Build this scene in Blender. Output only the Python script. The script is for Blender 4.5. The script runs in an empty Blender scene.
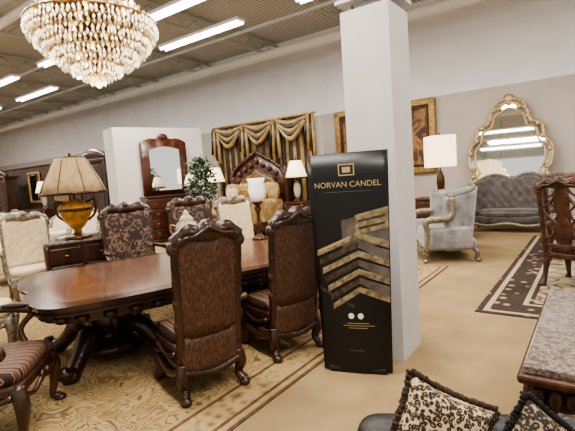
import bpy, bmesh, math, random
from mathutils import Vector, Matrix
random.seed(7)
sin,cos,pi=math.sin,math.cos,math.pi

# ---------------------------------------------------------------- materials
def lin(c):
    return tuple(((x/255)/12.92 if x/255<=0.04045 else ((x/255+0.055)/1.055)**2.4) for x in c)+(1.0,)
def newmat(name):
    m=bpy.data.materials.new(name); m.use_nodes=True
    nt=m.node_tree; b=nt.nodes["Principled BSDF"]
    return m,nt,b
def mat(name,c,rough=.6,metal=0,c2=None,scale=8,bump=0,bscale=60,emit=0,emc=None,coat=0,stretch=None,sheen=0,detail=4,lo=.35,hi=.65):
    m,nt,b=newmat(name)
    b.inputs["Roughness"].default_value=rough; b.inputs["Metallic"].default_value=metal
    b.inputs["Base Color"].default_value=lin(c)
    tc=nt.nodes.new("ShaderNodeTexCoord"); mp=nt.nodes.new("ShaderNodeMapping")
    nt.links.new(tc.outputs["Object"],mp.inputs[0])
    if stretch: mp.inputs["Scale"].default_value=stretch
    if c2:
        n=nt.nodes.new("ShaderNodeTexNoise"); n.inputs["Scale"].default_value=scale; n.inputs["Detail"].default_value=detail
        r=nt.nodes.new("ShaderNodeValToRGB")
        r.color_ramp.elements[0].position=lo; r.color_ramp.elements[0].color=lin(c)
        r.color_ramp.elements[1].position=hi; r.color_ramp.elements[1].color=lin(c2)
        nt.links.new(mp.outputs[0],n.inputs["Vector"]); nt.links.new(n.outputs["Fac"],r.inputs[0]); nt.links.new(r.outputs[0],b.inputs["Base Color"])
    if bump:
        n2=nt.nodes.new("ShaderNodeTexNoise"); n2.inputs["Scale"].default_value=bscale; n2.inputs["Detail"].default_value=3
        bp=nt.nodes.new("ShaderNodeBump"); bp.inputs["Strength"].default_value=bump; bp.inputs["Distance"].default_value=.02
        nt.links.new(mp.outputs[0],n2.inputs["Vector"]); nt.links.new(n2.outputs["Fac"],bp.inputs["Height"]); nt.links.new(bp.outputs[0],b.inputs["Normal"])
    if emit:
        b.inputs["Emission Color"].default_value=lin(emc or c); b.inputs["Emission Strength"].default_value=emit
    if coat: b.inputs["Coat Weight"].default_value=coat; b.inputs["Coat Roughness"].default_value=.12
    if sheen: b.inputs["Sheen Weight"].default_value=sheen
    return m
def ramp_mat(name,stops,kind="voronoi",scale=10,rough=.8,rot=0,stretch=(1,1,1),feature="F1",interp="LINEAR",distort=0,bump=0,axis="X",detail=6,coat=0,nrough=.5):
    m,nt,b=newmat(name); b.inputs["Roughness"].default_value=rough
    if coat: b.inputs["Coat Weight"].default_value=coat; b.inputs["Coat Roughness"].default_value=.04
    tc=nt.nodes.new("ShaderNodeTexCoord"); mp=nt.nodes.new("ShaderNodeMapping")
    mp.inputs["Scale"].default_value=stretch; mp.inputs["Rotation"].default_value=(0,0,rot)
    nt.links.new(tc.outputs["Object"],mp.inputs[0])
    if kind=="voronoi":
        t=nt.nodes.new("ShaderNodeTexVoronoi"); t.feature=feature; t.inputs["Scale"].default_value=scale; o=t.outputs["Distance"]
        vec=mp.outputs[0]
        if distort:
            nz=nt.nodes.new("ShaderNodeTexNoise"); nz.inputs["Scale"].default_value=scale*.7
            mx=nt.nodes.new("ShaderNodeMixRGB"); mx.inputs[0].default_value=distort
            nt.links.new(mp.outputs[0],nz.inputs["Vector"]); nt.links.new(mp.outputs[0],mx.inputs[1]); nt.links.new(nz.outputs["Color"],mx.inputs[2]); vec=mx.outputs[0]
        nt.links.new(vec,t.inputs["Vector"])
    elif kind=="wave":
        t=nt.nodes.new("ShaderNodeTexWave"); t.bands_direction=axis; t.inputs["Scale"].default_value=scale; t.inputs["Distortion"].default_value=distort; o=t.outputs["Fac"]
        nt.links.new(mp.outputs[0],t.inputs["Vector"])
    else:
        t=nt.nodes.new("ShaderNodeTexNoise"); t.inputs["Scale"].default_value=scale; t.inputs["Detail"].default_value=detail; t.inputs["Distortion"].default_value=distort; t.inputs["Roughness"].default_value=nrough; o=t.outputs["Fac"]
        nt.links.new(mp.outputs[0],t.inputs["Vector"])
    r=nt.nodes.new("ShaderNodeValToRGB"); r.color_ramp.interpolation=interp
    e=r.color_ramp.elements
    e[0].position=stops[0][0]; e[0].color=lin(stops[0][1])
    e[1].position=stops[-1][0]; e[1].color=lin(stops[-1][1])
    for p_,c_ in stops[1:-1]:
        x=e.new(p_); x.color=lin(c_)
    nt.links.new(o,r.inputs[0]); nt.links.new(r.outputs[0],b.inputs["Base Color"])
    if bump:
        bp=nt.nodes.new("ShaderNodeBump"); bp.inputs["Strength"].default_value=bump; bp.inputs["Distance"].default_value=.01
        nt.links.new(o,bp.inputs["Height"]); nt.links.new(bp.outputs[0],b.inputs["Normal"])
    return m

wood=mat("dark_carved_wood",(38,20,13),.32,c2=(68,37,24),scale=7,stretch=(1,1,.25),bump=.3,bscale=45,coat=.3)
woodtop=mat("table_top_wood",(82,52,37),.22,c2=(118,82,60),scale=3,stretch=(1,6,1),coat=.8)
woodtop2=mat("table_top_border",(36,19,13),.2,c2=(58,31,20),scale=5,coat=.6)
woodred=mat("reddish_wood",(50,24,14),.38,c2=(84,44,25),scale=6,coat=.2)
wooddark=mat("walnut_chair_wood",(42,22,13),.4,c2=(86,50,30),scale=8,bump=.2)
leather=ramp_mat("brown_woven_leather",[(0,(38,22,15)),(.45,(76,48,34)),(1,(102,70,50))],"voronoi",70,.5,stretch=(1,1,.35),bump=.5)
stripe=ramp_mat("striped_seat_fabric",[(0,(36,20,14)),(.4,(58,32,22)),(.55,(168,134,96)),(.7,(66,38,26)),(1,(88,54,38))],"wave",5,.7)
floral=ramp_mat("floral_dark_fabric",[(0,(34,22,20)),(.5,(46,30,27)),(.6,(132,104,80)),(.68,(62,42,34)),(1,(36,24,22))],"noise",11,.7,distort=1.5)
cream=mat("cream_upholstery",(196,176,140),.8,c2=(218,200,168),scale=14,bump=.2)
creamw=mat("white_upholstery",(212,200,178),.8,c2=(228,218,198),scale=10)
goldm=mat("antique_gold",(128,96,52),.4,.6,c2=(184,150,94),scale=20,bump=.3)
goldpale=mat("champagne_gold",(170,140,96),.4,.55,c2=(214,190,148),scale=18,bump=.3)
silver=mat("silver_velvet",(104,101,101),.45,c2=(144,141,141),scale=6,sheen=.4)
greyt=mat("charcoal_tufted_velvet",(60,54,52),.42,c2=(92,84,80),scale=7,sheen=.3)
silverwood=mat("silver_leaf_wood",(104,94,80),.4,.5,c2=(152,140,122),scale=25,bump=.3)
blackleather=mat("black_leather",(20,17,16),.35,c2=(32,28,26),scale=30,bump=.3,bscale=140)
leopard=ramp_mat("leopard_fabric",[(0,(134,100,62)),(.18,(150,114,72)),(.25,(26,19,15)),(.52,(30,22,17)),(.6,(176,154,120)),(1,(190,170,138))],"voronoi",60,.8,distort=.02)
leopard2=ramp_mat("dark_leopard_fabric",[(0,(100,76,50)),(.22,(118,90,58)),(.3,(18,14,12)),(.62,(22,17,14)),(.74,(138,116,88)),(1,(150,128,98))],"voronoi",60,.8)
fringe=mat("black_fringe",(16,13,12),.9)
plush=mat("brown_plush",(44,32,24),.9,c2=(70,52,38),scale=30)
marble=ramp_mat("brown_granite",[(0,(34,28,27)),(.36,(62,52,48)),(.43,(104,90,83)),(.47,(72,60,56)),(.5,(170,156,146)),(.53,(110,96,88)),(.6,(84,72,66)),(.66,(138,124,116)),(1,(58,48,45))],"noise",15,.12,distort=.15,detail=14,coat=.5,nrough=.78)
wallwhite=mat("wall_white",(232,229,231),.9,c2=(238,236,238),scale=1.2)
wallbeige=mat("wall_beige",(192,181,173),.9,c2=(199,188,180),scale=1.0)
screenw=mat("screen_white",(196,192,186),.9,c2=(204,200,194),scale=1.0)
displaydark=mat("dark_display_panel",(52,42,36),.8,c2=(70,56,46),scale=3)
colm=mat("column_paint",(186,182,180),.8,c2=(194,190,188),scale=3)
steel=mat("painted_steel",(190,190,188),.6)
deck=ramp_mat("metal_deck",[(0,(148,145,137)),(.45,(178,175,167)),(.55,(202,199,191)),(1,(208,205,197))],"wave",2.6,.7,bump=.3)
joist=mat("joist_steel",(180,177,169),.6)
beamw=mat("white_duct",(230,228,224),.6)
tube_m=mat("fluorescent_tube",(255,252,244),.5,emit=9)
glow=mat("lamp_shade_glow",(255,240,212),.8,emit=1.6,emc=(255,222,170))
glow2=mat("lamp_shade_soft",(240,226,200),.8,emit=.6,emc=(255,222,176))
shade=mat("taupe_shade",(140,118,86),.8,c2=(162,140,104),scale=12,emit=.16,emc=(220,180,130))
amber=mat("gold_urn_glaze",(120,78,26),.35,.25,c2=(194,144,60),scale=9,emit=.08,emc=(220,150,50),bump=.4,bscale=30)
bronze=mat("bronze",(56,38,24),.35,.6,c2=(92,64,38),scale=15)
crystal=mat("crystal",(255,250,236),.08,emit=1.6,emc=(255,238,200),coat=.5)  # lit look put into the crystals as their own emission, besides the bulbs
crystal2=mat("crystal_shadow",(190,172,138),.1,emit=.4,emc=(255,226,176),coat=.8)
bulb=mat("warm_bulb",(255,240,200),.4,emit=14,emc=(255,226,170))
black=mat("banner_black",(9,9,10),.4)
bgold=mat("banner_gold",(168,146,104),.6)
bgrey=mat("banner_print_grey",(74,68,60),.6,c2=(100,92,80),scale=10)
bcream=mat("banner_print_cream",(150,134,104),.6,c2=(96,80,56),scale=22,detail=8)
bbrown=mat("banner_print_brown",(34,27,20),.6,c2=(80,64,44),scale=24,detail=8)
bwhite=mat("banner_white",(226,226,222),.5)
curtg=mat("gold_satin",(112,86,42),.35,c2=(168,134,74),scale=5,sheen=.2)
curtb=mat("black_satin",(18,15,12),.4,c2=(36,30,22),scale=5)
bedg=ramp_mat("gold_bedding",[(0,(104,80,48)),(.5,(156,128,84)),(.62,(196,172,126)),(1,(128,100,62))],"noise",6,.5,distort=1)
tuftg=mat("headboard_brocade",(84,60,34),.5,c2=(124,94,56),scale=9)
green=mat("leaf_green",(20,38,18),.6,c2=(46,70,36),scale=9)
mirror=mat("mirror_glass",(225,228,226),.03,1)
canvas=ramp_mat("painting_canvas",[(0,(34,24,18)),(.4,(96,58,32)),(.5,(168,124,74)),(.6,(80,54,36)),(1,(50,42,34))],"noise",2.5,.6,distort=1)
porcelain=mat("porcelain",(196,186,166),.3,c2=(150,140,120),scale=30,coat=.4)
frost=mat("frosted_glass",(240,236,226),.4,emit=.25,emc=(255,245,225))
carpet=mat("carpet",(136,114,79),.95,c2=(154,131,94),scale=2.2,bump=.25,bscale=220)
rb=(144,119,78); rl=(164,139,96); rd=(88,66,40)
rugfield=ramp_mat("rug_field",[(0,rb),(.36,rl),(.385,rd),(.41,rl),(.46,rb),(.49,(118,92,57)),(.515,rl),(.55,rl),(.575,rd),(.60,rl),(.66,rb),(.68,(108,84,50)),(.7,rl),(1,rb)],"noise",3.0,.95,distort=1.6,detail=2)
rugtan=mat("rug_tan",(148,122,82),.95,c2=(166,140,98),scale=12)
rugbrown=mat("rug_brown",(76,56,36),.95,c2=(100,76,50),scale=12)
rugband=ramp_mat("rug_band",[(0,(90,68,42)),(.35,(156,130,88)),(.6,(168,142,100)),(1,(98,76,48))],"voronoi",9,.95)
rug2field=ramp_mat("rug_dark_field",[(0,(168,154,130)),(.35,(148,132,106)),(.45,(72,54,40)),(.6,(160,146,120)),(1,(102,84,62))],"voronoi",4.2,.95,distort=.03)
rug2dark=ramp_mat("rug_dark_border",[(0,(168,150,122)),(.22,(142,122,94)),(.3,(48,34,27)),(1,(60,42,33))],"voronoi",6,.95)
rug2cream=mat("rug_cream",(164,148,122),.95)

# ---------------------------------------------------------------- mesh builder
def catmull(pts,n=6):
    P=[Vector(p_) for p_ in pts]; out=[]
    for i in range(len(P)-1):
        p0=P[max(i-1,0)];p1=P[i];p2=P[i+1];p3=P[min(i+2,len(P)-1)]
        for j in range(n):
            t=j/n
            out.append(.5*((2*p1)+(-p0+p2)*t+(2*p0-5*p1+4*p2-p3)*t*t+(-p0+3*p1-3*p2+p3)*t**3))
    out.append(P[-1]); return out
class B:
    def __init__(s,name): s.name=name; s.v=[]; s.f=[]; s.fm=[]; s.sm=[]; s.mats=[]
    def mi(s,m):
        if m not in s.mats: s.mats.append(m)
        return s.mats.index(m)
    def add(s,v,f,m,smooth=False,M=None):
        o=len(s.v)
        for p_ in v:
            q_=Vector(p_)
            if M is not None: q_=M@q_
            s.v.append(q_)
        ml=m if isinstance(m,list) else None
        for i,ff in enumerate(f):
            s.f.append([a+o for a in ff]); s.fm.append(s.mi(ml[i] if ml else m)); s.sm.append(smooth)
    def box(s,c,d,m,bev=0,rz=0,rx=0,ry=0,seg=2):
        bm=bmesh.new(); bmesh.ops.create_cube(bm,size=1)
        for v in bm.verts: v.co=Vector((v.co.x*d[0],v.co.y*d[1],v.co.z*d[2]))
        if bev: bmesh.ops.bevel(bm,geom=list(bm.edges),offset=min(bev,min(d)*.49),segments=seg,affect='EDGES',profile=.5)
        bm.verts.index_update()
        M=Matrix.Translation(c)@Matrix.Rotation(rz,4,'Z')@Matrix.Rotation(ry,4,'Y')@Matrix.Rotation(rx,4,'X')
        s.add([v.co.copy() for v in bm.verts],[[v.index for v in f.verts] for f in bm.faces],m,bev>0 and seg>2,M); bm.free()
    def lathe(s,prof,c,m,seg=20,sx=1,sy=1,M=None):
        v=[];f=[]
        for r_,z_ in prof:
            for i in range(seg):
                a=2*pi*i/seg; v.append((c[0]+r_*cos(a)*sx,c[1]+r_*sin(a)*sy,c[2]+z_))
        n=len(prof)
        for j in range(n-1):
            for i in range(seg):
                f.append([j*seg+i,j*seg+(i+1)%seg,(j+1)*seg+(i+1)%seg,(j+1)*seg+i])
        f.append(list(range(seg))[::-1]); f.append([(n-1)*seg+i for i in range(seg)])
        s.add(v,f,m,True,M)
    def tube(s,pts,rad,m,seg=8,n=5,flat=1):
        P=catmull(pts,n); N=len(P)
        if not isinstance(rad,(list,tuple)): rad=[rad]*len(pts)
        R=[]
        for i in range(N):
            t=i/(N-1)*(len(rad)-1); k=min(int(t),len(rad)-2); R.append(rad[k]+(rad[k+1]-rad[k])*(t-k))
        v=[];f=[]; up=None
        for i in range(N):
            T=(P[min(i+1,N-1)]-P[max(i-1,0)])
            if T.length<1e-9: T=Vector((0,0,1))
            T.normalize()
            if up is None:
                up=Vector((0,0,1)) if abs(T.z)<.9 else Vector((0,1,0))
            a=T.cross(up)
            if a.length<1e-6: a=T.orthogonal()
            a.normalize(); b_=a.cross(T).normalized(); up=b_
            for j in range(seg):
                th=2*pi*j/seg; v.append(P[i]+a*cos(th)*R[i]+b_*sin(th)*R[i]*flat)
        for i in range(N-1):
            for j in range(seg):
                f.append([i*seg+j,i*seg+(j+1)%seg,(i+1)*seg+(j+1)%seg,(i+1)*seg+j])
        f.append(list(range(seg))[::-1]); f.append([(N-1)*seg+i for i in range(seg)])
        s.add(v,f,m,True)
    def ell(s,c,d,m,seg=12,rings=8,pw=1,M=None):
        def sp(x): return math.copysign(abs(x)**pw,x)
        v=[];f=[]
        for i in range(rings+1):
            ph=-pi/2+pi*i/rings
            for j in range(seg):
                th=2*pi*j/seg
                v.append((c[0]+d[0]*sp(cos(ph))*sp(cos(th)),c[1]+d[1]*sp(cos(ph))*sp(sin(th)),c[2]+d[2]*sp(sin(ph))))
        for i in range(rings):
            for j in range(seg):
                f.append([i*seg+j,i*seg+(j+1)%seg,(i+1)*seg+(j+1)%seg,(i+1)*seg+j])
        s.add(v,f,m,True,M)
    def octa(s,c,r_,h,m):
        x,y,z=c; v=[(x+r_,y,z),(x,y+r_,z),(x-r_,y,z),(x,y-r_,z),(x,y,z+h),(x,y,z-h)]
        s.add(v,[[0,1,4],[1,2,4],[2,3,4],[3,0,4],[1,0,5],[2,1,5],[3,2,5],[0,3,5]],m)
    def slab(s,xs,zb,zt,yc,th,mf,mb,me,nz=8,smooth=True,tuft=0,tx=.15,tz=.15):
        nx=len(xs); v=[];f=[];ms=[]
        for side in (1,-1):
            for x in xs:
                for k in range(nz+1):
                    z=zb(x)+(zt(x)-zb(x))*k/nz
                    dy=th/2*side
                    if tuft and side==1:
                        dd=abs(sin(pi*(x/tx+z/tz)))*abs(sin(pi*(x/tx-z/tz))); dy+=tuft*(dd**.5)
                    y=yc(x,z)+dy
                    v.append((x,y,z))
        def id(sd,i,k): return sd*nx*(nz+1)+i*(nz+1)+k
        for i in range(nx-1):
            for k in range(nz):
                f.append([id(0,i,k),id(0,i,k+1),id(0,i+1,k+1),id(0,i+1,k)]); ms.append(mf)
                f.append([id(1,i,k),id(1,i+1,k),id(1,i+1,k+1),id(1,i,k+1)]); ms.append(mb)
        for i in range(nx-1):
            f.append([id(0,i,nz),id(1,i,nz),id(1,i+1,nz),id(0,i+1,nz)]); ms.append(me)
            f.append([id(0,i,0),id(0,i+1,0),id(1,i+1,0),id(1,i,0)]); ms.append(me)
        for k in range(nz):
            f.append([id(0,0,k),id(1,0,k),id(1,0,k+1),id(0,0,k+1)]); ms.append(me)
            f.append([id(0,nx-1,k),id(0,nx-1,k+1),id(1,nx-1,k+1),id(1,nx-1,k)]); ms.append(me)
        s.add(v,f,ms,smooth)
    def prism(s,outline,z0,z1,m,mtop=None,smooth=False):
        n=len(outline); v=[(x,y,z0) for x,y in outline]+[(x,y,z1) for x,y in outline]
        f=[[i,(i+1)%n,n+(i+1)%n,n+i] for i in range(n)]; ms=[m]*n
        f.append(list(range(n))[::-1]); ms.append(m); f.append(list(range(n,2*n))); ms.append(mtop or m)
        s.add(v,f,ms,smooth)
    def build(s,loc=(0,0,0),rz=0,parent=None,sc=1):
        me=bpy.data.meshes.new(s.name); me.from_pydata([tuple(a) for a in s.v],[],s.f)
        for m in s.mats: me.materials.append(m)
        for i,p_ in enumerate(me.polygons): p_.material_index=s.fm[i]; p_.use_smooth=s.sm[i]
        bm=bmesh.new(); bm.from_mesh(me); bmesh.ops.recalc_face_normals(bm,faces=bm.faces); bm.to_mesh(me); bm.free()
        o=bpy.data.objects.new(s.name,me); bpy.context.collection.objects.link(o)
        o.location=loc; o.rotation_euler=(0,0,rz); o.scale=(sc,sc,sc)
        if parent: o.parent=parent
        return o
def dup(o,loc,rz=0,sc=1):
    n=bpy.data.objects.new(o.name.split(".")[0],o.data); bpy.context.collection.objects.link(n)
    n.location=loc; n.rotation_euler=(0,0,rz); n.scale=(sc,sc,sc); return n
def lins(a,b_,n): return [a+(b_-a)*i/(n-1) for i in range(n)]

# ---------------------------------------------------------------- room frame
W0=Vector((6.04,11.61)); D=Vector((-.808,.589)); G=Vector((.589,.808))
AW=math.atan2(-.589,.808)      # local x = -D (to the right along the wall), local y = G
AF=AW+pi                       # objects facing the camera side
def WF(k,n,z=0):
    p_=W0+D*k-G*n; return (p_.x,p_.y,z)
ZC=6.4
def wallobj(name,k0,k1,n0,n1,z0,z1,m):
    b=B(name); cx=(k0+k1)/2; cn=(n0+n1)/2
    b.box((0,0,0),(abs(k1-k0),abs(n1-n0),z1-z0),m); return b.build(WF(cx,cn,(z0+z1)/2),AW)
wallobj("floor",-9,33,-.1,19,-.1,0,carpet)
wallobj("wall_back",-9,33,-.2,0,0,ZC,wallwhite)
wallobj("trim_1",-9,33,0,.03,0.16,3.66,wallbeige)
wallobj("baseboard_back",-9,33,0,.05,0,.16,beamw)
wallobj("wall_left",32.8,33,0,19,0,ZC,wallbeige)
wallobj("ceiling",-9,33,-.2,19,ZC,ZC+.1,deck)

b=B("ceiling_joists")
for i in range(-3,10):
    k=i*3.4+.6
    b.box((-k,-9,6.3),(.12,18,.05),joist); b.box((-k,-9,5.95),(.1,18,.05),joist)
    for j in range(22):
        y0=-.3-j*.8
        b.tube([(-k,y0,5.97),(-k,y0-.4,6.28)],.018,joist,5,1); b.tube([(-k,y0-.4,6.28),(-k,y0-.8,5.97)],.018,joist,5,1)
b.build((W0.x,W0.y,0),AW)
b=B("ceiling_ducts")
for n_,z_,r_ in [(1.5,5.6,.14),(3.3,5.8,.05),(5.7,5.8,.04),(8.2,5.7,.1),(8.6,5.75,.04)]:
    b.tube([(9,-n_,z_),(-15,-n_,z_),(-33,-n_,z_)],r_,beamw if r_>.08 else steel,10,3)
b.build((W0.x,W0.y,0),AW)
fx=B("fluorescent_light")
fx.box((0,0,.06),(2.9,.3,.07),beamw,.01)
for s_ in (-1,1): fx.tube([(-1.42,s_*.08,0),(1.42,s_*.08,0)],.035,tube_m,8,1)
for s_ in (-1,1): fx.tube([(s_*1.1,0,.09),(s_*1.1,0,.57)],.008,steel,5,1)
first=None
for n_ in (4.9,6.5,9.6,12.5):
    for k in (-4,1.8,6.3,10.6,15.2,20,25):
        if n_==12.5 and k>12: continue
        kk=k-(0.8 if n_==6.5 else 0)
        loc=WF(kk,n_,5.35)
        if first is None: first=fx.build(loc,AW)
        else: dup(first,loc,AW)
for k,n_ in [(-3,6),(2,6),(7,6),(13,6),(20,7),(1,11),(6.5,11),(-3,12),(13,12),(26,7)]:
    l=bpy.data.lights.new("ceiling_light","AREA"); l.shape='RECTANGLE'; l.size=3; l.size_y=.5; l.energy=280; l.color=(1,.945,.865)
    o=bpy.data.objects.new("ceiling_light",l); bpy.context.collection.objects.link(o); o.location=WF(k,n_,5.25); o.rotation_euler=(0,0,AW)

# ---------------------------------------------------------------- column
b=B("square_column")
s_=.44
b.box((s_/2,s_/2,1.53),(s_,s_,3.06),colm)
b.box((s_/2,s_/2,4.6),(.26,.26,3.4),steel)
for x_ in (.06,.36): b.box((x_,s_/2,4.6),(.03,.3,3.4),steel)
b.box((s_/2,s_/2,3.14),(.5,.5,.03),steel)
b.build((.93+D.x*s_,3.62+D.y*s_,0),AW)

# ---------------------------------------------------------------- rugs
def rug(name,cx,cy,wx,wy,rings,field,rz):
    b=B(name); i=0
    b.box((0,0,.004),(wx,wy,.008),rings[0][1])
    x=wx;y=wy;h=.0085
    for inset,m in rings[1:]+[(None,None)]:
        x-=2*rings[i][0]; y-=2*rings[i][0]
        if m is None: m=field
        b.box((0,0,h/2+.0002*i),(x,y,h),m); h+=.0012; i+=1
    return b.build((cx,cy,.001),rz)
def corner_rug(name,corner,u,v,w,l,rings,field):
    c=Vector(corner)+Vector(u)*w/2+Vector(v)*l/2
    return rug(name,c.x,c.y,w,l,rings,field,AW)
corner_rug("dining_area_rug",Vector((.25,3.77))-G*4.0,D,G,5.2,8.0,[(.03,rugbrown),(.05,rugtan),(.03,rugbrown),(.24,rugband),(.03,rugbrown),(.04,rugtan)],rugfield)
corner_rug("patterned_area_rug",(2.05,4.76),-D,G,3.0,5.6,[(.07,rug2dark),(.06,rug2cream),(.3,rug2dark),(.05,rug2cream),(.05,rug2dark)],rug2field)

# ---------------------------------------------------------------- chairs
def cabriole(b,x,y,h,m,sx=1,sy=1,r=.032):
    b.tube([(x,y,h),(x+.025*sx,y+.03*sy,h*.75),(x+.012*sx,y+.015*sy,h*.4),(x-.005*sx,y-.0*sy,h*.18),(x+.02*sx,y+.03*sy,.045),(x+.03*sx,y+.045*sy,.028)],[r*1.5,r*1.35,r*.9,r*.65,r*.95,r*.8],m,8)
    b.ell((x+.03*sx,y+.045*sy,.03),(r*1.1,r*1.2,.03),m)
def chair(name,w=.54,h=1.36,d=.52,rear=leather,front=floral,seat=stripe,wd=wood,arms=False,seat_h=.5,tuft=0,low=False,openb=False):
    b=B(name); hw=w/2
    rake=lambda z:-d/2-.02-max(0,z-.45)*.13
    b.box((0,0,seat_h-.09),(w,d,.08),wd,.02)
    b.ell((0,.005,seat_h-.01),(w*.49,d*.49,.065),seat,20,8,.45)
    if low:
        b.box((0,.0,seat_h-.16),(w-.03,d-.02,.14),seat,.03,seg=3)
        b.slab(lins(-hw+.02,hw-.02,9),lambda x:.2+.04*abs(2*x/w)**2,lambda x:seat_h+.02,lambda x,z:-d/2-.02,.05,rear,rear,wd,4)
        for sx_ in (-1,1):
            b.tube([(sx_*(hw-.01),-d/2,.26),(sx_*(hw+.0),-.05,.2),(sx_*(hw-.01),d/2-.03,.26)],[.032,.04,.034],wd,8)
        b.tube([(-hw+.02,d/2-.01,.27),(0,d/2,.21),(hw-.02,d/2-.01,.27)],[.035,.045,.035],wd,8)
        b.tube([(-hw+.02,-d/2-.03,.25),(0,-d/2-.035,.2),(hw-.02,-d/2-.03,.25)],[.03,.03,.03],wd,8)
        for sx_ in (-1,1):
            for sy_,yy in ((1,d/2-.03),(-1,-d/2-.0)):
                x=sx_*(hw-.035)
                b.tube([(x,yy,.3),(x+.02*sx_,yy+.02*sy_,.2),(x,yy,.11),(x+.02*sx_,yy+.045*sy_,.05)],[.055,.05,.034,.045],wd,8)
                b.ell((x+.02*sx_,yy+.06*sy_,.04),(.045,.055,.04),wd)
    else:
        for sx_ in (-1,1): cabriole(b,sx_*(hw-.04),d/2-.04,seat_h-.08,wd,sx_,1,.038)
        for sx_ in (-1,1):
            b.tube([(sx_*(hw-.03),-d/2-.10,.035),(sx_*(hw-.035),-d/2-.055,.14),(sx_*(hw-.03),-d/2,.42)],[.038,.03,.038],wd,8)
            b.ell((sx_*(hw-.03),-d/2-.115,.035),(.036,.045,.034),wd)
    for sx_ in (-1,1):
        b.tube([(sx_*hw*.9,d/2,seat_h-.12),(sx_*hw*.5,d/2+.01,seat_h-.17),(0,d/2+.015,seat_h-.13)],[.025,.018,.024],wd,6)
        b.tube([(sx_*hw,d*.4,seat_h-.12),(sx_*(hw+.005),0,seat_h-.17),(sx_*hw,-d*.4,seat_h-.12)],[.025,.016,.022],wd,6)
        b.tube([(sx_*(hw-.03),-d/2,.3),(sx_*(hw-.02),rake(.75),.75),(sx_*(hw-.01),rake(h*.85),h*.85),(sx_*(hw-.03),rake(h*.93),h*.93)],[.036,.03,.032,.032],wd,8)
        b.ell((sx_*(hw-.0),rake(h*.9),h*.9),(.05,.04,.055),wd)
        for zz in (.62,.8,.98): b.ell((sx_*(hw-.008),rake(zz),zz),(.03,.034,.055),wd,8,6)
    b.ell((0,d/2+.02,seat_h-.12),(.05,.02,.035),wd)
    xs=lins(-hw+.02,hw-.02,17)
    top=lambda x: h-.10+.055*cos(pi*x/w)-.02*cos(3*pi*x/w)
    if openb:
        sw=lambda z:.05+.045*abs(sin((z-seat_h)*7.5))
        zz=lins(seat_h,h-.12,14)
        v=[];f=[]
        for z in zz:
            for x,y in ((-sw(z),.012),(sw(z),.012),(sw(z),-.012),(-sw(z),-.012)): v.append((x,rake(z)+y,z))
        for i in range(13):
            for j in range(4): f.append([4*i+j,4*i+(j+1)%4,4*i+4+(j+1)%4,4*i+4+j])
        b.add(v,f,wd)
        for sx_ in (-1,1):
            b.tube([(sx_*(hw-.04),rake(.62),.62),(sx_*.13,rake(.66),.7),(sx_*.09,rake(.8),.82),(sx_*.17,rake(.9),.92),(sx_*(hw-.05),rake(1.0),1.0)],[.015,.02,.016,.02,.015],wd,6)
            b.tube([(sx_*(hw-.05),rake(1.05),1.05),(sx_*.13,rake(1.1),1.12),(sx_*.07,rake(1.2),1.22)],[.015,.02,.016],wd,6)
        b.box((0,rake(seat_h+.05),seat_h+.05),(w-.08,.035,.05),wd,.01)
    else:
        b.slab(xs,lambda x:seat_h+.0,lambda x:top(x),lambda x,z:rake(z)+.035*(2*x/w)**2*.5,.05,front,rear,wd,8,tuft=tuft,tx=.16,tz=.2)
    cr=lambda x: top(x)+.055+.028*abs(cos(3.5*pi*x/w))*(1 if abs(x)<hw*.95 else 0)+.035*math.exp(-(x/.06)**2)
    xs2=lins(-hw-.015,hw+.015,41)
    b.slab(xs2,lambda x:top(x)-.045,cr,lambda x,z:rake(z),.07,wd,wd,wd,2)
    b.ell((0,rake(h),h-.0),(.06,.05,.055),wd)
    for sx_ in (-1,1):
        b.ell((sx_*.12,rake(h),h-.03),(.05,.045,.032),wd); b.ell((sx_*hw*.8,rake(h),h-.085),(.05,.045,.035),wd)
        b.tube([(sx_*hw,rake(h*.9),h*.9),(sx_*hw*.75,rake(h)-.04,h-.07),(sx_*hw*.4,rake(h)-.04,h-.055),(0,rake(h)-.04,h+.0)],[.02,.016,.014,.02],wd,6)
    if arms:
        for sx_ in (-1,1):
            b.tube([(sx_*(hw-.01),rake(.8),.80),(sx_*(hw+.05),-.05,.79),(sx_*(hw+.06),d*.28,.75),(sx_*(hw+.06),d*.38,.70),(sx_*(hw+.05),d*.34,.66)],[.028,.03,.034,.034,.022],wd,8)
            b.tube([(sx_*(hw+.055),d*.25,.74),(sx_*(hw+.02),d*.08,.62),(sx_*(hw-.01),d*.18,.46)],[.026,.022,.03],wd,8)
            b.ell((sx_*(hw+.055),-.0,.81),(.04,.12,.025),seat)
    return b
e=Vector((cos(math.radians(35)),sin(math.radians(35)))); q=Vector((-e.y,e.x)); TR=Vector((-1.05,3.67)); A35=math.radians(35)
def TP(a,c): p_=TR+e*a+q*c; return (p_.x,p_.y,0)
ch=chair("dining_chair",low=True)
cA=ch.build(TP(.09,-.24),A35)
dup(cA,TP(1.03,-.09),A35)
fc=chair("dining_armchair",w=.7,h=1.42,d=.56,rear=leather,front=floral,seat=stripe,arms=True)
cD=fc.build((-2.14,5.98,0),A35+pi)
dup(cD,(-1.33,6.6,0),A35+pi)
dup(cD,(-2.16,2.98,0),math.radians(-78))
cf=chair("upholstered_side_chair",w=.66,h=1.36,d=.56,rear=cream,front=cream,seat=cream,wd=silverwood)
cF=cf.build((-.72,7.3,0),A35+pi)
dup(cF,(-3.3,4.45,0),math.radians(-60))
dup(cF,(-4.05,6.7,0),math.radians(-140))

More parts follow.
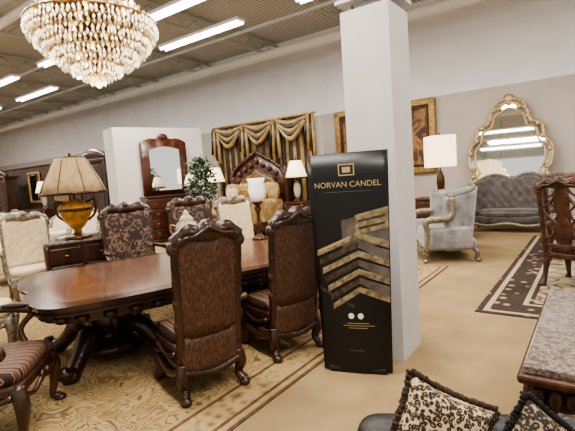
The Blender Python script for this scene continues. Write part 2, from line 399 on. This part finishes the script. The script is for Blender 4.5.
# ---------------------------------------------------------------- dining table
b=B("dining_table")
L_,Wd=3.3,1.95
def outline(Lx,Wy,n=120):
    o=[]
    for i in range(n):
        t=2*pi*i/n; c_,s__=cos(t),sin(t)
        k=9
        r_=(abs(c_)**k+abs(s__)**k)**(-1/k)
        wob=1-.018*cos(8*t)
        o.append((Lx/2*c_*r_*wob,Wy/2*s__*r_*wob))
    return o
b.prism(outline(L_,Wd),.765,.80,woodtop2,woodtop2)
b.prism(outline(L_-.06,Wd-.06),.735,.765,wood)
b.prism(outline(L_-.02,Wd-.02),.72,.737,wood)
b.prism(outline(L_-.26,Wd-.26),.79,.8012,woodtop,woodtop)
ol=outline(L_-.24,Wd-.24,60)
b.prism(ol,.62,.73,wood)
for i in range(0,60,1):
    x,y=ol[i]; b.ell((x,y,.665),(.06,.06,.045),wood,8,6)
for px in (-.95,.95):
    b.lathe([(.34,.10),(.34,.17),(.2,.21),(.16,.26),(.25,.34),(.28,.42),(.22,.52),(.17,.57),(.27,.63),(.32,.66)],(px,0,0),wood,20)
    for i in range(8):
        a=i*pi/4; b.tube([(px+.2*cos(a),.2*sin(a),.22),(px+.3*cos(a),.3*sin(a),.4),(px+.2*cos(a),.2*sin(a),.58)],[.03,.045,.03],wood,6)
    for i in range(4):
        a=pi/4+i*pi/2; cx,cy=cos(a),sin(a)
        b.tube([(px+.2*cx,.2*cy,.34),(px+.36*cx,.36*cy,.31),(px+.5*cx,.5*cy,.17),(px+.62*cx,.62*cy,.085),(px+.72*cx,.72*cy,.12),(px+.70*cx,.70*cy,.18)],[.095,.095,.075,.07,.065,.035],wood,8)
        b.ell((px+.64*cx,.64*cy,.07),(.09,.09,.068),wood,10,8)
b.box((0,0,.16),(1.9,.16,.08),wood,.03)
b.build(TP(.61,.98),A35)

b=B("lidded_urn")
b.lathe([(.09,0),(.09,.02),(.045,.05),(.05,.08),(.12,.17),(.14,.24),(.12,.31),(.075,.35),(.09,.37),(.07,.39),(.03,.43),(.035,.45),(.005,.48)],(0,0,0),porcelain,20)
for s_ in (-1,1): b.tube([(s_*.12,0,.28),(s_*.2,0,.3),(s_*.19,0,.2),(s_*.12,0,.16)],.012,goldm,6)
b.build((-1.36,5.75,.802),0,None,1.1)
b=B("hurricane_candle_holder")
b.lathe([(.11,0),(.11,.02),(.05,.05),(.03,.1),(.055,.16),(.03,.22),(.022,.34),(.05,.42),(.03,.46),(.07,.5),(.09,.52)],(0,0,0),bronze,16)
b.lathe([(.05,.52),(.1,.58),(.115,.68),(.1,.76),(.125,.84)],(0,0,0),frost,18)
b.build((-.42,6.2,.802),0,None,1.05)

# ---------------------------------------------------------------- banner
def banner():
    b=B("roll_up_banner")
    w0,w1,hh=.575,.66,1.84
    bow=lambda x,w:-.035*(1-(2*x/w)**2)
    def P(u,z,off=0):
        w=w0+(w1-w0)*z/hh; x=u*w
        return (x,bow(x,w)-off,z)
    n=14; v=[];f=[]
    for off in (0,-.012):
        for i in range(n+1):
            for k in range(11): v.append(P(i/n-.5,.01+(hh-.01)*k/10,off))
    N=(n+1)*11
    for i in range(n):
        for k in range(10):
            a=i*11+k; f.append([a,a+11,a+12,a+1]); f.append([N+a,N+a+1,N+a+12,N+a+11])
    for i in range(n): f.append([i*11+10,(i+1)*11+10,N+(i+1)*11+10,N+i*11+10])
    for k in range(10): f.append([k,k+1,N+k+1,N+k]); a=n*11+k; f.append([a,N+a,N+a+1,a+1])
    b.add(v,f,black,True)
    def strip(pts,m,off=.004):
        (u0,z0),(u1,z1),(u2,z2),(u3,z3)=pts
        vv=[];ff=[];s=8
        for i in range(s+1):
            t=i/s
            vv.append(P(u0+(u1-u0)*t,z0+(z1-z0)*t,off)); vv.append(P(u3+(u2-u3)*t,z3+(z2-z3)*t,off))
        for i in range(s): ff.append([2*i,2*i+2,2*i+3,2*i+1])
        b.add(vv,ff,m)
    strip([(-.1,1.05),(.49,1.1),(.49,1.38),(-.1,1.30)],bgrey,.003)
    for i in range(7):
        z=1.0-i*.075
        strip([(-.46+.03*i,z),(.1,z+.15),(.1,z+.2),(-.46+.03*i,z+.05)],[bcream,bbrown][i%2],.005)
        strip([(.1,z+.15),(.49,z+.06-.05*(i%2)),(.49,z+.12),(.1,z+.2)],[bcream,bgrey][i%2],.005)
    strip([(.08,1.18),(.49,1.23),(.49,1.40),(.08,1.34)],bcream,.0055)
    strip([(.12,1.22),(.45,1.26),(.45,1.28),(.12,1.24)],bbrown,.0065)
    strip([(.12,1.28),(.45,1.32),(.45,1.34),(.12,1.30)],bbrown,.0065)
    strip([(-.44,1.03),(.0,1.15),(.0,1.17),(-.44,1.05)],bgold,.0065)
    strip([(-.46,.72),(.02,.56),(.02,.59),(-.46,.75)],bbrown,.005)
    for (a,b1,c,d_) in [(-.1,1.745,.1,1.755),(-.1,1.66,.1,1.67)]: strip([(a,b1),(c,b1),(c,d_),(a,d_)],bgold,.006)
    strip([(-.1,1.66),(-.085,1.66),(-.085,1.755),(-.1,1.755)],bgold,.006); strip([(.085,1.66),(.1,1.66),(.1,1.755),(.085,1.755)],bgold,.006)
    strip([(-.05,1.685),(.05,1.685),(.05,1.73),(-.05,1.73)],bgold,.006)
    strip([(-.3,1.53),(.3,1.53),(.3,1.534),(-.3,1.534)],bgrey,.006)
    for u in (-.04,.09):
        vv=[P(u+.04*cos(2*pi*i/16),.5+.025*sin(2*pi*i/16),.006) for i in range(16)]
        b.add(vv,[list(range(16))],bwhite)
    for j,(a,c) in enumerate([(-.1,.2),(-.16,.28),(-.08,.18)]):
        strip([(a,.435-j*.02),(c,.435-j*.02),(c,.44-j*.02),(a,.44-j*.02)],bgold,.006)
    strip([(-.08,.2),(.12,.2),(.12,.207),(-.08,.207)],bgrey,.006)
    b.box((0,.03,.025),(.5,.12,.05),black,.02)
    b.tube([(0,.06,.05),(0,.06,1.8)],.01,steel,6,1); b.box((0,.01,hh),(.66,.02,.012),black,.003)
    return b
bn=banner().build((.505,3.50,0),math.atan2(-.18,.55))
tx=bpy.data.curves.new("banner_title","FONT"); tx.body="NORVAN CANDEL"; tx.size=.064; tx.align_x='CENTER'; tx.extrude=.0005
to=bpy.data.objects.new("banner_title",tx); bpy.context.collection.objects.link(to); tx.materials.append(bgold)
to.parent=bn; to.location=(0,-.042,1.57); to.rotation_euler=(pi/2,0,0)

# ---------------------------------------------------------------- chandelier
b=B("crystal_chandelier")
def ring(R,z,n,r_,h,m):
    for i in range(n):
        a=2*pi*(i+random.random()*.3)/n
        b.octa((R*cos(a),R*sin(a),z+random.uniform(-.015,.015)),r_,h,m)
b.tube([(0,0,-.36),(0,0,.8)],.02,goldm,8,1); b.tube([(0,0,.7),(0,0,3.4)],.012,goldm,6,1)
tiers=[(.6,.12),(.57,.05),(.52,-.02),(.46,-.09),(.39,-.15),(.31,-.21),(.22,-.27),(.13,-.32),(.06,-.36)]
for j,(R,z) in enumerate(tiers):
    b.lathe([(R-.01,z+.045),(R+.01,z+.045),(R+.01,z+.06),(R-.01,z+.06)],(0,0,0),goldm,32)
    n=int(R*130)+6
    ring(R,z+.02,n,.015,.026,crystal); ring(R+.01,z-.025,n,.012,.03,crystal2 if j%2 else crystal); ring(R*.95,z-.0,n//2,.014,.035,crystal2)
    for i in range(max(3,int(R*18))):
        a=2*pi*i/max(3,int(R*18)); b.lathe([(.008,0),(.015,.025),(.01,.05),(.002,.065)],(R*.92*cos(a),R*.92*sin(a),z+.06),bulb,6)
    for i in range(8):
        a=i*pi/4; b.tube([(0,0,z-.02),(R*.5*cos(a),R*.5*sin(a),z-.02),(R*cos(a),R*sin(a),z+.05)],.007,goldm,5,2)
for i in range(36):
    a=2*pi*i/36
    for t in lins(0,1,16):
        R=.6+(.2-.6)*t; z=.18+.42*t**1.6
        b.octa((R*cos(a),R*sin(a),z),.012,.018,crystal if i%2 else crystal2)
for R,z in [(.24,.6),(.2,.66),(.34,.36),(.42,.3),(.5,.22)]:
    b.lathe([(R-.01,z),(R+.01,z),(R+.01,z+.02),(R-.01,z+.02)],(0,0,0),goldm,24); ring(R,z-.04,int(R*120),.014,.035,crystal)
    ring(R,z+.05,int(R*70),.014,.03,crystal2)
    for i in range(8):
        a=2*pi*(i+.5)/8; b.lathe([(.008,0),(.016,.028),(.01,.055),(.002,.07)],(R*cos(a),R*sin(a),z+.03),bulb,6)
b.ell((0,0,-.40),(.035,.035,.04),crystal)
b.build((-1.7,4.2,3.06),0,None,.95)
l=bpy.data.lights.new("chandelier_light","POINT"); l.energy=50; l.color=(1,.84,.6); l.shadow_soft_size=.3
o=bpy.data.objects.new("chandelier_light",l); bpy.context.collection.objects.link(o); o.location=(-1.7,4.2,2.45)

# ---------------------------------------------------------------- lamps / small tables
def lampobj(name,body,sh,H_=1.15,sr0=.17,sr1=.42,shz=.55,sq=False,br=.16,urn=False):
    b=B(name)
    b.lathe([(.13,0),(.14,.03),(.08,.06),(.05,.09)],(0,0,0),bronze,16)
    z0=.08; hb=shz-.08-z0
    if urn:
        b.lathe([(.06,z0),(.05,z0+hb*.08),(.1,z0+hb*.18),(br*.72,z0+hb*.36),(br*.95,z0+hb*.6),(br,z0+hb*.76),(br*.85,z0+hb*.86),(br*.35,z0+hb*.93),(.05,z0+hb)],(0,0,0),body,24)
        b.lathe([(br*.98,z0+hb*.64),(br*1.03,z0+hb*.66),(br*1.03,z0+hb*.7),(br,z0+hb*.72)],(0,0,0),bronze,24)
        b.lathe([(.19,-.005),(.19,.03),(.13,.05)],(0,0,0),bronze,20)
    else:
        b.lathe([(.05,z0),(br*.8,z0+hb*.2),(br,z0+hb*.5),(br*.9,z0+hb*.75),(br*.4,z0+hb*.95),(.03,z0+hb)],(0,0,0),body,20)
    b.tube([(0,0,z0+hb-.01),(0,0,H_)],.012,bronze,6,1); b.ell((0,0,H_+.02),(.02,.02,.03),bronze)
    if sq:
        b.box((0,0,(shz+H_-.03)/2),(sr1*2,sr1*2,H_-.03-shz),sh,.01)
    else:
        b.lathe([(sr1,shz),(sr1*.86,shz+(H_-shz)*.3),(sr0*1.15,H_-.06),(sr0,H_-.03)],(0,0,0),sh,28)
        b.lathe([(sr1+.008,shz-.02),(sr1+.008,shz+.02)],(0,0,0),bronze,28)
        b.lathe([(sr0+.006,H_-.05),(sr0+.006,H_-.02)],(0,0,0),bronze,24)
        if sr1>.4:
            for i in range(8):
                a=2*pi*i/8; b.tube([(sr1*1.005*cos(a),sr1*1.005*sin(a),shz),(sr1*.87*cos(a),sr1*.87*sin(a),shz+(H_-shz)*.3),(sr0*1.17*cos(a),sr0*1.17*sin(a),H_-.06)],.006,bronze,5,3)
            for s_ in (-1,1): b.tube([(s_*br*.7,0,z0+hb*.88),(s_*br*1.3,0,z0+hb*.92),(s_*br*1.2,0,z0+hb*.55),(s_*br*.75,0,z0+hb*.35)],.018,bronze,6)
    return b
def cabinet(name,w,d,h,m,top=None,drawers=3,cols=2):
    b=B(name)
    b.box((0,0,h/2+.05),(w,d,h-.14),m,.01); b.box((0,0,h-.02),(w+.08,d+.06,.045),top or m,.015); b.box((0,0,.07),(w+.05,d+.04,.09),m,.02)
    for sx_ in (-1,1):
        for sy_ in (-1,1): b.ell((sx_*(w/2-.05),sy_*(d/2-.05),.04),(.055,.055,.045),m)
        b.tube([(sx_*w/2,d/2,.12),(sx_*w/2,d/2+.01,h*.5),(sx_*w/2,d/2,h-.05)],[.035,.025,.035],m,8)
    cw=w/cols; dh=(h-.22)/drawers
    for i in range(cols):
        for j in range(drawers):
            x=-w/2+cw*(i+.5); z=.14+dh*(j+.5)
            b.box((x,d/2+.008,z),(cw-.06,.03,dh-.035),m,.01)
            b.ell((x,d/2+.035,z),(.03,.015,.015),goldm)
    return b
cabinet("carved_side_table",.95,.5,.98,wood,marble,3,2).build((-3.14,6.42,0),math.radians(215))
lampobj("table_lamp",amber,shade,1.2,.2,.45,.66,br=.23,urn=True).build((-3.1,6.32,.99))
BP=Vector((-.72,12.95))
def BD(k,n,z=0): p_=BP+D*k-G*n; return (p_.x,p_.y,z)
b=B("partition_panel"); b.box((0,0,1.6),(3.9,.1,3.2),screenw); b.build(BD(0,-.45),AW)
b=B("striped_curtain")
n=150; v=[];f=[];ms=[]
for i in range(n+1):
    x=-1.92+3.77*i/n
    for k in range(6):
        z=.02+3.3*k/5; v.append((x,.06*sin(i*2*pi/10)+.02*sin(i*.7),z))
for i in range(n):
    for k in range(5):
        a=i*6+k; f.append([a,a+6,a+7,a+1]); ms.append(curtb if (i//5)%2 else curtg)
b.add(v,f,ms,True)
for sx_ in (-1,0,1):
    for j in range(5):
        w_=.6-.03*j; dz=.14+.11*j
        b.tube([(sx_*1.2-w_,-.12-.01*j,3.28-j*.03),(sx_*1.2,-.16-.01*j,3.28-dz),(sx_*1.2+w_,-.12-.01*j,3.28-j*.03)],[.05,.075,.05],curtb if j%2 else curtg,8)
for sx_ in (-1.8,-.6,.6,1.8):
    for j in range(4): b.tube([(sx_+(j-1.5)*.07,-.14,3.3),(sx_+(j-1.5)*.1,-.16,2.5-.1*j)],[.04,.06],curtg if j%2 else curtb,6,2)
b.tube([(-1.98,-.05,3.34),(1.95,-.05,3.34)],.035,goldm,8,1)
b.build(BD(0,-.2),AW)
b=B("ornate_bed")
hw=1.02
hb=lambda x: 1.75+.55*max(0,cos(pi*x/2/hw))**.8+.12*math.exp(-(x/.18)**2)
b.slab(lins(-hw,hw,31),lambda x:.3,hb,lambda x,z:-.02,.09,woodred,woodred,woodred,4)
b.slab(lins(-hw+.36,hw-.36,21),lambda x:.8,lambda x:hb(x)-.5,lambda x,z:.05,.05,tuftg,tuftg,tuftg,8,tuft=.03,tx=.25,tz=.25)
b.tube([(x,.03,hb(x)) for x in lins(-hw,hw,13)],.05,wood,8,3)
b.tube([(x,.06,hb(x)-.48) for x in lins(-hw+.36,hw-.36,9)],.04,wood,8,3)
for i in range(13):
    x=lins(-hw,hw,13)[i]; b.ell((x,.05,hb(x)+.02),(.07,.05,.06),woodred,8,6)
for i in range(7):
    x=lins(-.7,.7,7)[i]; b.ell((x,.06,hb(x)-.25),(.09,.04,.1),wood,8,6)
for sx_ in (-1,1):
    b.lathe([(.08,0),(.1,.1),(.07,.3),(.09,.9),(.07,1.5),(.1,1.7),(.05,1.8),(.07,1.9),(.01,2.0)],(sx_*hw,0,0),woodred,12)
    b.lathe([(.08,0),(.1,.1),(.07,.3),(.09,.6),(.06,.85),(.09,.95),(.01,1.05)],(sx_*hw,2.2,0),woodred,12)
    b.box((sx_*hw,1.1,.38),(.08,2.2,.24),woodred,.02)
b.slab(lins(-hw,hw,21),lambda x:.15,lambda x:.7+.12*cos(pi*x/2/hw),lambda x,z:2.2,.08,woodred,woodred,woodred,3)
b.box((0,1.1,.72),(1.95,2.1,.72),bedg,.16,seg=4)
for i in range(4): b.ell((-.72+.48*i,.35,1.28),(.27,.13,.26),bedg,14,8,.6)
for i in range(3): b.ell((-.5+.5*i,.62,1.22),(.22,.11,.2),goldm if i==1 else cream,14,8,.6)
b.build(BD(0,.12),AF)
ns=cabinet("nightstand",.55,.45,.95,woodred,None,3,1)
n1=ns.build(BD(1.45,.45),AF); dup(n1,BD(-1.5,.3),AF)
bl=lampobj("bedside_lamp",porcelain,glow,1.15,.15,.3,.65,br=.1)
l1=bl.build(BD(1.45,.45,.955)); dup(l1,BD(-1.5,.3,.955))
pl_=Vector((-4.7,12.3)); pr=Vector((-2.6,13.9)); pc=(pl_+pr)/2; pa=math.atan2(pr.y-pl_.y,pr.x-pl_.x)
b=B("partition_screen"); b.box((0,0,1.68),((pr-pl_).length,.12,3.36),screenw); b.box((-(pr-pl_).length/2-.02,.4,1.68),(.12,.9,3.36),screenw); b.build((pc.x,pc.y,0),pa)
DP=Vector((-3.42,12.75))
b=cabinet("dresser_with_mirror",1.6,.5,1.35,woodred,None,4,3)
b.slab(lins(-.7,.7,25),lambda x:1.36,lambda x:2.9+.12*cos(pi*x/1.4)+.05*abs(cos(3*pi*x/1.4)),lambda x,z:-.2,.08,woodred,woodred,woodred,3)
b.slab(lins(-.46,.46,15),lambda x:1.5,lambda x:2.68+.1*cos(pi*x/.96),lambda x,z:-.15,.02,mirror,woodred,woodred,2,smooth=False)
b.ell((0,-.18,3.07),(.16,.05,.1),woodred)
b.build((DP.x,DP.y,0),pa+pi)
sl=lampobj("accent_lamp",porcelain,glow2,.8,.1,.22,.42,br=.08)
s1=sl.build((-2.6,12.0,1.155))
cabinet("pedestal_chest",.5,.4,1.15,woodred,None,3,1).build((-2.6,12.0,0),pa+pi)
b=B("potted_ficus")
b.lathe([(.16,0),(.2,.3),(.22,.34),(.19,.34)],(0,0,0),bronze,14); b.tube([(0,0,.3),(.03,.02,.9),(-.02,0,1.5)],.025,woodred,6)
for i in range(700):
    a=random.uniform(0,2*pi); zz=random.uniform(-1,1); rr=math.sqrt(1-zz*zz)*random.uniform(.3,1)
    c=Vector((rr*cos(a)*.42,rr*sin(a)*.42,1.65+zz*.68)); u_=Vector((random.gauss(0,1),random.gauss(0,1),random.gauss(-.4,.6))).normalized(); w_=u_.orthogonal().normalized()
    l_=.12; b.add([c,c+u_*l_*.5+w_*.035,c+u_*l_,c+u_*l_*.5-w_*.035],[[0,1,2,3]],green)
b.build((-2.2,11.3,0))

# ---------------------------------------------------------------- upholstered settees
def settee(name,w,d,h,fab,trim,curve=.25,tuft=.03,arm=.68,peaks=1,drop=.35):
    b=B(name); hw=w/2
    yc=lambda x,z:-d/2+.05-(z-.4)*.12*(1-abs(x/hw)**3)+curve*abs(x/hw)**3
    def tp(x):
        t=abs(x/hw)
        base=h-drop*t**2.5
        return base+(.14*abs(sin(peaks*pi*x/w)) if peaks>1 else .08*math.exp(-(x/(.3*w))**2))
    xs=lins(-hw,hw,41)
    b.slab(xs,lambda x:.2,tp,yc,.12,fab,fab,fab,14,tuft=tuft,tx=.2,tz=.26)
    b.tube([(x,yc(x,tp(x)),tp(x)+.01) for x in lins(-hw,hw,15)],.035,trim,8,3)
    b.ell((0,yc(0,h),tp(0)+.03),(.12,.04,.06),trim)
    b.box((0,.0,.3),(w-.1,d-.1,.2),fab,.05,seg=3); b.ell((0,.04,.43),(hw-.12,d/2-.08,.1),fab,24,8,.4)
    for sx_ in (-1,1):
        b.box((sx_*(hw-.04),.05,.42),(.13,d-.15,.4),fab,.06,seg=3)
        b.tube([(sx_*hw,-d/2+curve,tp(hw)),(sx_*(hw+.01),0,arm),(sx_*(hw+.02),d*.35,arm-.04),(sx_*(hw+.01),d*.44,arm-.12),(sx_*hw,d*.4,arm-.3),(sx_*(hw-.02),d*.44,.2)],[.045,.06,.065,.05,.04,.05],trim,8)
    b.tube([(-hw+.03,d/2-.05,.22),(-hw*.5,d/2,.17),(0,d/2+.02,.22),(hw*.5,d/2,.17),(hw-.03,d/2-.05,.22)],[.045,.035,.05,.035,.045],trim,8)
    for sx_ in (-1,1):
        cabriole(b,sx_*(hw-.06),d/2-.08,.22,trim,sx_,1,.04); cabriole(b,sx_*(hw-.06),-d/2+.08,.22,trim,sx_,-1,.035)
    return b
settee("tufted_settee",1.65,.8,1.2,greyt,silverwood,.15,.035,.75,2,.06).build((5.3,10.2,0),AF)
sv=settee("silver_sofa",1.5,.95,1.18,silver,silverwood,.45,.035,.8,1,.05)
for i,(x,a) in enumerate([(-.4,.2),(.1,-.2)]): sv.ell((x,-.12,.7),(.22,.1,.2),greyt,14,8,.6)
sv.build((2.9,8.0,0),math.radians(80))

# ---------------------------------------------------------------- floor mirror
b=B("gilded_floor_mirror")
def mo(s):
    P=[(-.93,.0),(-.93,1.1),(-.84,1.3),(-.96,1.55),(-.96,1.95),(-.8,2.2),(-.74,2.5),(-.5,2.62),(-.42,2.9),(-.2,3.06),(0,3.15)]
    P=P+[(-x,z) for x,z in P[-2::-1]]
    return [(x*s,1.55+(z-1.55)*(1-(1-s)*.65)) for x,z in P]
O1=mo(1);O2=mo(.84)
c1=[p_ for p_ in catmull([(x,0,z) for x,z in O1],4)]; c2=[p_ for p_ in catmull([(x,0,z) for x,z in O2],4)]
N=len(c1); v=[];f=[]
for a_,b_ in zip(c1,c2): v+= [(a_.x,-.04,a_.z),(b_.x,-.04,b_.z),(a_.x,.04,a_.z)]
for i in range(N-1):
    f.append([3*i,3*i+3,3*i+4,3*i+1]); f.append([3*i,3*i+2,3*i+5,3*i+3])
f.append([0,1,3*(N-1)+1,3*(N-1)])
b.add(v,f,mirror)
b.add([(p_.x,-.035,p_.z) for p_ in c2],[list(range(N))],mirror)
b.add([(p_.x,.035,p_.z) for p_ in c1],[list(range(N))],woodred)
b.tube([(p_.x,-.05,p_.z) for p_ in c1],.045,goldpale,8,1); b.tube([(p_.x,-.05,p_.z) for p_ in c2],.028,goldpale,8,1)
b.tube([(-.93,-.05,.05),(0,-.06,.1),(.93,-.05,.05)],.06,goldpale,8,3)
for i in range(0,N,5): b.ell((c1[i].x*.96,-.07,1.55+(c1[i].z-1.55)*.98),(.07,.04,.07),goldpale,8,6)
for sx_ in (-1,1):
    b.tube([(sx_*.4,-.07,2.92),(sx_*.3,-.08,3.12),(sx_*.12,-.08,3.2),(0,-.08,3.3)],[.02,.035,.03,.04],goldpale,8)
b.ell((0,-.07,3.24),(.13,.05,.12),goldpale)
for z_ in (1.15,2.2):
    b.box((0,-.04,z_),(1.5,.02,.02),goldpale)
mo_=b.build(WF(-.06,.55,.06),AW); mo_.rotation_euler=(math.radians(-7),0,AW)

b=B("framed_painting")
b.box((0,0,0),(3.0,.05,1.9),canvas)
for z_ in (-1,1): b.box((0,-.03,z_*.98),(3.3,.12,.2),goldm,.04); b.box((0,-.05,z_*.84),(2.9,.06,.06),woodred,.02)
for x_ in (-1,1): b.box((x_*1.55,-.03,0),(.2,.12,2.1),goldm,.04); b.box((x_*1.4,-.05,0),(.06,.06,1.7),woodred,.02)
b.build(WF(3.5,.12,2.55),AW)

cabinet("console_chest",1.1,.45,.95,woodred,None,2,3).build((3.55,9.75,0),AF)
lampobj("square_shade_lamp",bronze,glow,1.4,.2,.27,.68,sq=True,br=.09).build((3.5,9.7,.955))

rc=chair("carved_wood_armchair",w=.56,h=1.4,rear=wooddark,front=wooddark,seat=stripe,wd=wooddark,openb=True,arms=True)
o=rc.build((3.74,5.5,0),math.radians(-62))
dup(o,(4.62,6.85,0),math.radians(-62)); dup(o,(4.6,5.0,0),math.radians(20))

# granite-top table, lower right
b=B("granite_top_coffee_table")
w_,l_,h_=.9,1.45,.72
b.box((w_/2,l_/2,h_-.02),(w_,l_,.04),marble,.006)
b.box((w_/2,l_/2,h_-.065),(w_+.05,l_+.05,.05),wooddark,.02,seg=3)
b.box((w_/2,l_/2,h_-.15),(w_-.04,l_-.04,.14),wooddark,.02)
for i in range(12):
    b.ell((.06+i*(w_-.12)/11,.02,h_-.15),(.035,.03,.05),wooddark,8,6)
for i in range(20):
    b.ell((.02,.06+i*(l_-.12)/19,h_-.15),(.03,.035,.05),wooddark,8,6)
for sx_,x in ((-1,.09),(1,w_-.09)):
    for sy_,y in ((-1,.09),(1,l_-.09)): cabriole(b,x,y,h_-.16,wooddark,sx_,sy_,.045)
b.box((w_/2,l_/2,.2),(w_-.25,l_-.25,.03),wooddark,.01)
b.build((1.07,1.97,0),AW)

b=B("black_leather_sofa")
b.box((0,0,.26),(1.0,.8,.3),blackleather,.06,seg=4); b.box((0,-.05,.46),(.8,.6,.14),blackleather,.06,seg=4)
b.box((0,.36,.48),(1.0,.2,.46),blackleather,.09,seg=4)
for sx_ in (-1,1): b.box((sx_*.46,-.02,.42),(.16,.78,.4),blackleather,.075,seg=4)
for sx_ in (-1,1):
    for sy_ in (-1,1): b.lathe([(.03,0),(.04,.12)],(sx_*.42,sy_*.32,0),wood,8)
b.build((.66,1.22,0),math.radians(-8))
def cushion(name,m,s_,loc,rot,edge=fringe):
    b=B(name); n=16
    for side in (1,-1):
        v=[];f=[]
        for i in range(n+1):
            for j in range(n+1):
                x=2*i/n-1;y=2*j/n-1
                k=(1-x**4)*(1-y**4)
                v.append((x*s_*(1-.09*(1-y*y)),side*.08*k**.5*1.0,y*s_*(1-.09*(1-x*x))))
        for i in range(n):
            for j in range(n):
                a=i*(n+1)+j; f.append([a,a+n+1,a+n+2,a+1])
        b.add(v,f,m,True)
    for k in range(4):
        for i in range(60):
            t=2*i/59-1; e_=s_*(1-.09*(1-t*t))
            p_={0:(t*s_,e_),1:(t*s_,-e_),2:(e_,t*s_),3:(-e_,t*s_)}[k]
            o_={0:(0,.018),1:(0,-.018),2:(.018,0),3:(-.018,0)}[k]
            b.tube([(p_[0],0,p_[1]),(p_[0]+o_[0]+random.uniform(-.005,.005),random.uniform(-.01,.01),p_[1]+o_[1]+random.uniform(-.003,.003))],[.008,.006],edge,5,1)
    o=b.build(loc); o.rotation_euler=rot; return o
cushion("leopard_cushion",leopard,.165,(.50,1.50,.705),(math.radians(-22),math.radians(26),math.radians(-10)),plush)
cushion("dark_leopard_cushion",leopard2,.14,(.81,1.38,.68),(math.radians(-25),math.radians(38),math.radians(-20)))

# ---------------------------------------------------------------- left background
def armchair(name,fab,trim): return settee(name,.85,.8,1.05,fab,trim,.3,.0,.66,1,.2)
ac=armchair("cream_armchair",creamw,silverwood); a0=ac.build((-6.6,9.6,0),math.radians(-120))
dup(a0,(-5.5,8.3,0),math.radians(-100)); dup(a0,(-7.9,11.6,0),math.radians(-150)); dup(a0,(-4.9,10.2,0),math.radians(160)); dup(a0,(-6.6,12.6,0),math.radians(170)); dup(a0,(-8.4,13.0,0),math.radians(-170))
ws=settee("cream_sofa",2.1,.9,1.0,creamw,silverwood,.25,.0,.66,1,.2); ws.build((-10.2,14.6,0),math.radians(-160))
b=B("display_panel"); b.box((0,0,1.4),(11,.12,2.8),displaydark,.01); b.box((0,0,2.82),(11.1,.18,.06),wood,.01); b.build((-9.9,18.3,0),AW)
def armoire(name):
    b=B(name); b.box((0,0,1.3),(1.5,.55,2.4),wood,.02); b.box((0,0,.06),(1.6,.62,.12),wood,.02); b.box((0,0,2.56),(1.66,.66,.1),wood,.03)
    b.slab(lins(-.8,.8,21),lambda x:2.6,lambda x:2.65+.28*cos(pi*x/1.7),lambda x,z:.2,.12,wood,wood,wood,2)
    for sx_ in (-1,1):
        b.box((sx_*.37,.285,1.35),(.66,.03,2.1),wood,.015); b.box((sx_*.37,.305,1.6),(.48,.02,1.3),woodtop2,.01); b.ell((sx_*.08,.32,1.3),(.02,.02,.06),goldm)
        b.tube([(sx_*.76,.28,.1),(sx_*.77,.3,1.3),(sx_*.76,.28,2.5)],[.06,.04,.06],wood,8)
    return b
ar=armoire("carved_armoire"); r0=ar.build((-5.9,13.9,0),AF); dup(r0,(-12.4,19.2,0),AF,.95)
b=B("gilt_framed_mirror"); b.box((0,0,0),(.9,.04,1.2),mirror)
for z_ in (-1,1): b.box((0,-.02,z_*.62),(1.1,.08,.12),goldm,.03)
for x_ in (-1,1): b.box((x_*.5,-.02,0),(.12,.08,1.3),goldm,.03)
def DPn(t,n_,z): return (-9.9-.808*t-.589*n_,18.3+.589*t-.808*n_,z)
g0=b.build(DPn(1.2,.1,1.9),AW); dup(g0,DPn(-1.0,.1,1.9),AW); dup(g0,DPn(-3.2,.1,1.9),AW)
sb=cabinet("sideboard",2.0,.5,1.0,woodred,None,2,4); s0=sb.build(DPn(0,.6,0),AF); dup(s0,DPn(-3.0,.6,0),AF)
dup(l1,DPn(-.6,.6,1.005)); dup(l1,DPn(-3.6,.6,1.005))

# ---------------------------------------------------------------- world, camera
w=bpy.data.worlds.new("showroom_ambient"); bpy.context.scene.world=w; w.use_nodes=True
w.node_tree.nodes["Background"].inputs[0].default_value=(1,.95,.87,1); w.node_tree.nodes["Background"].inputs[1].default_value=1.0
try: bpy.context.scene.view_settings.look='AgX - Medium High Contrast'
except Exception: pass
cd=bpy.data.cameras.new("camera"); cd.sensor_width=36; cd.lens=430/575*36; cd.clip_end=200
c=bpy.data.objects.new("camera",cd); bpy.context.collection.objects.link(c)
p_=math.radians(5.4); r_=math.radians(4.0)
F=Vector((0,cos(p_),-sin(p_))); R0=Vector((1,0,0)); U0=Vector((0,sin(p_),cos(p_)))
X=R0*cos(r_)-U0*sin(r_); Y=U0*cos(r_)+R0*sin(r_); Z=-F
c.matrix_world=Matrix(((X.x,Y.x,Z.x,0),(X.y,Y.y,Z.y,0),(X.z,Y.z,Z.z,1.7),(0,0,0,1)))
bpy.context.scene.camera=c
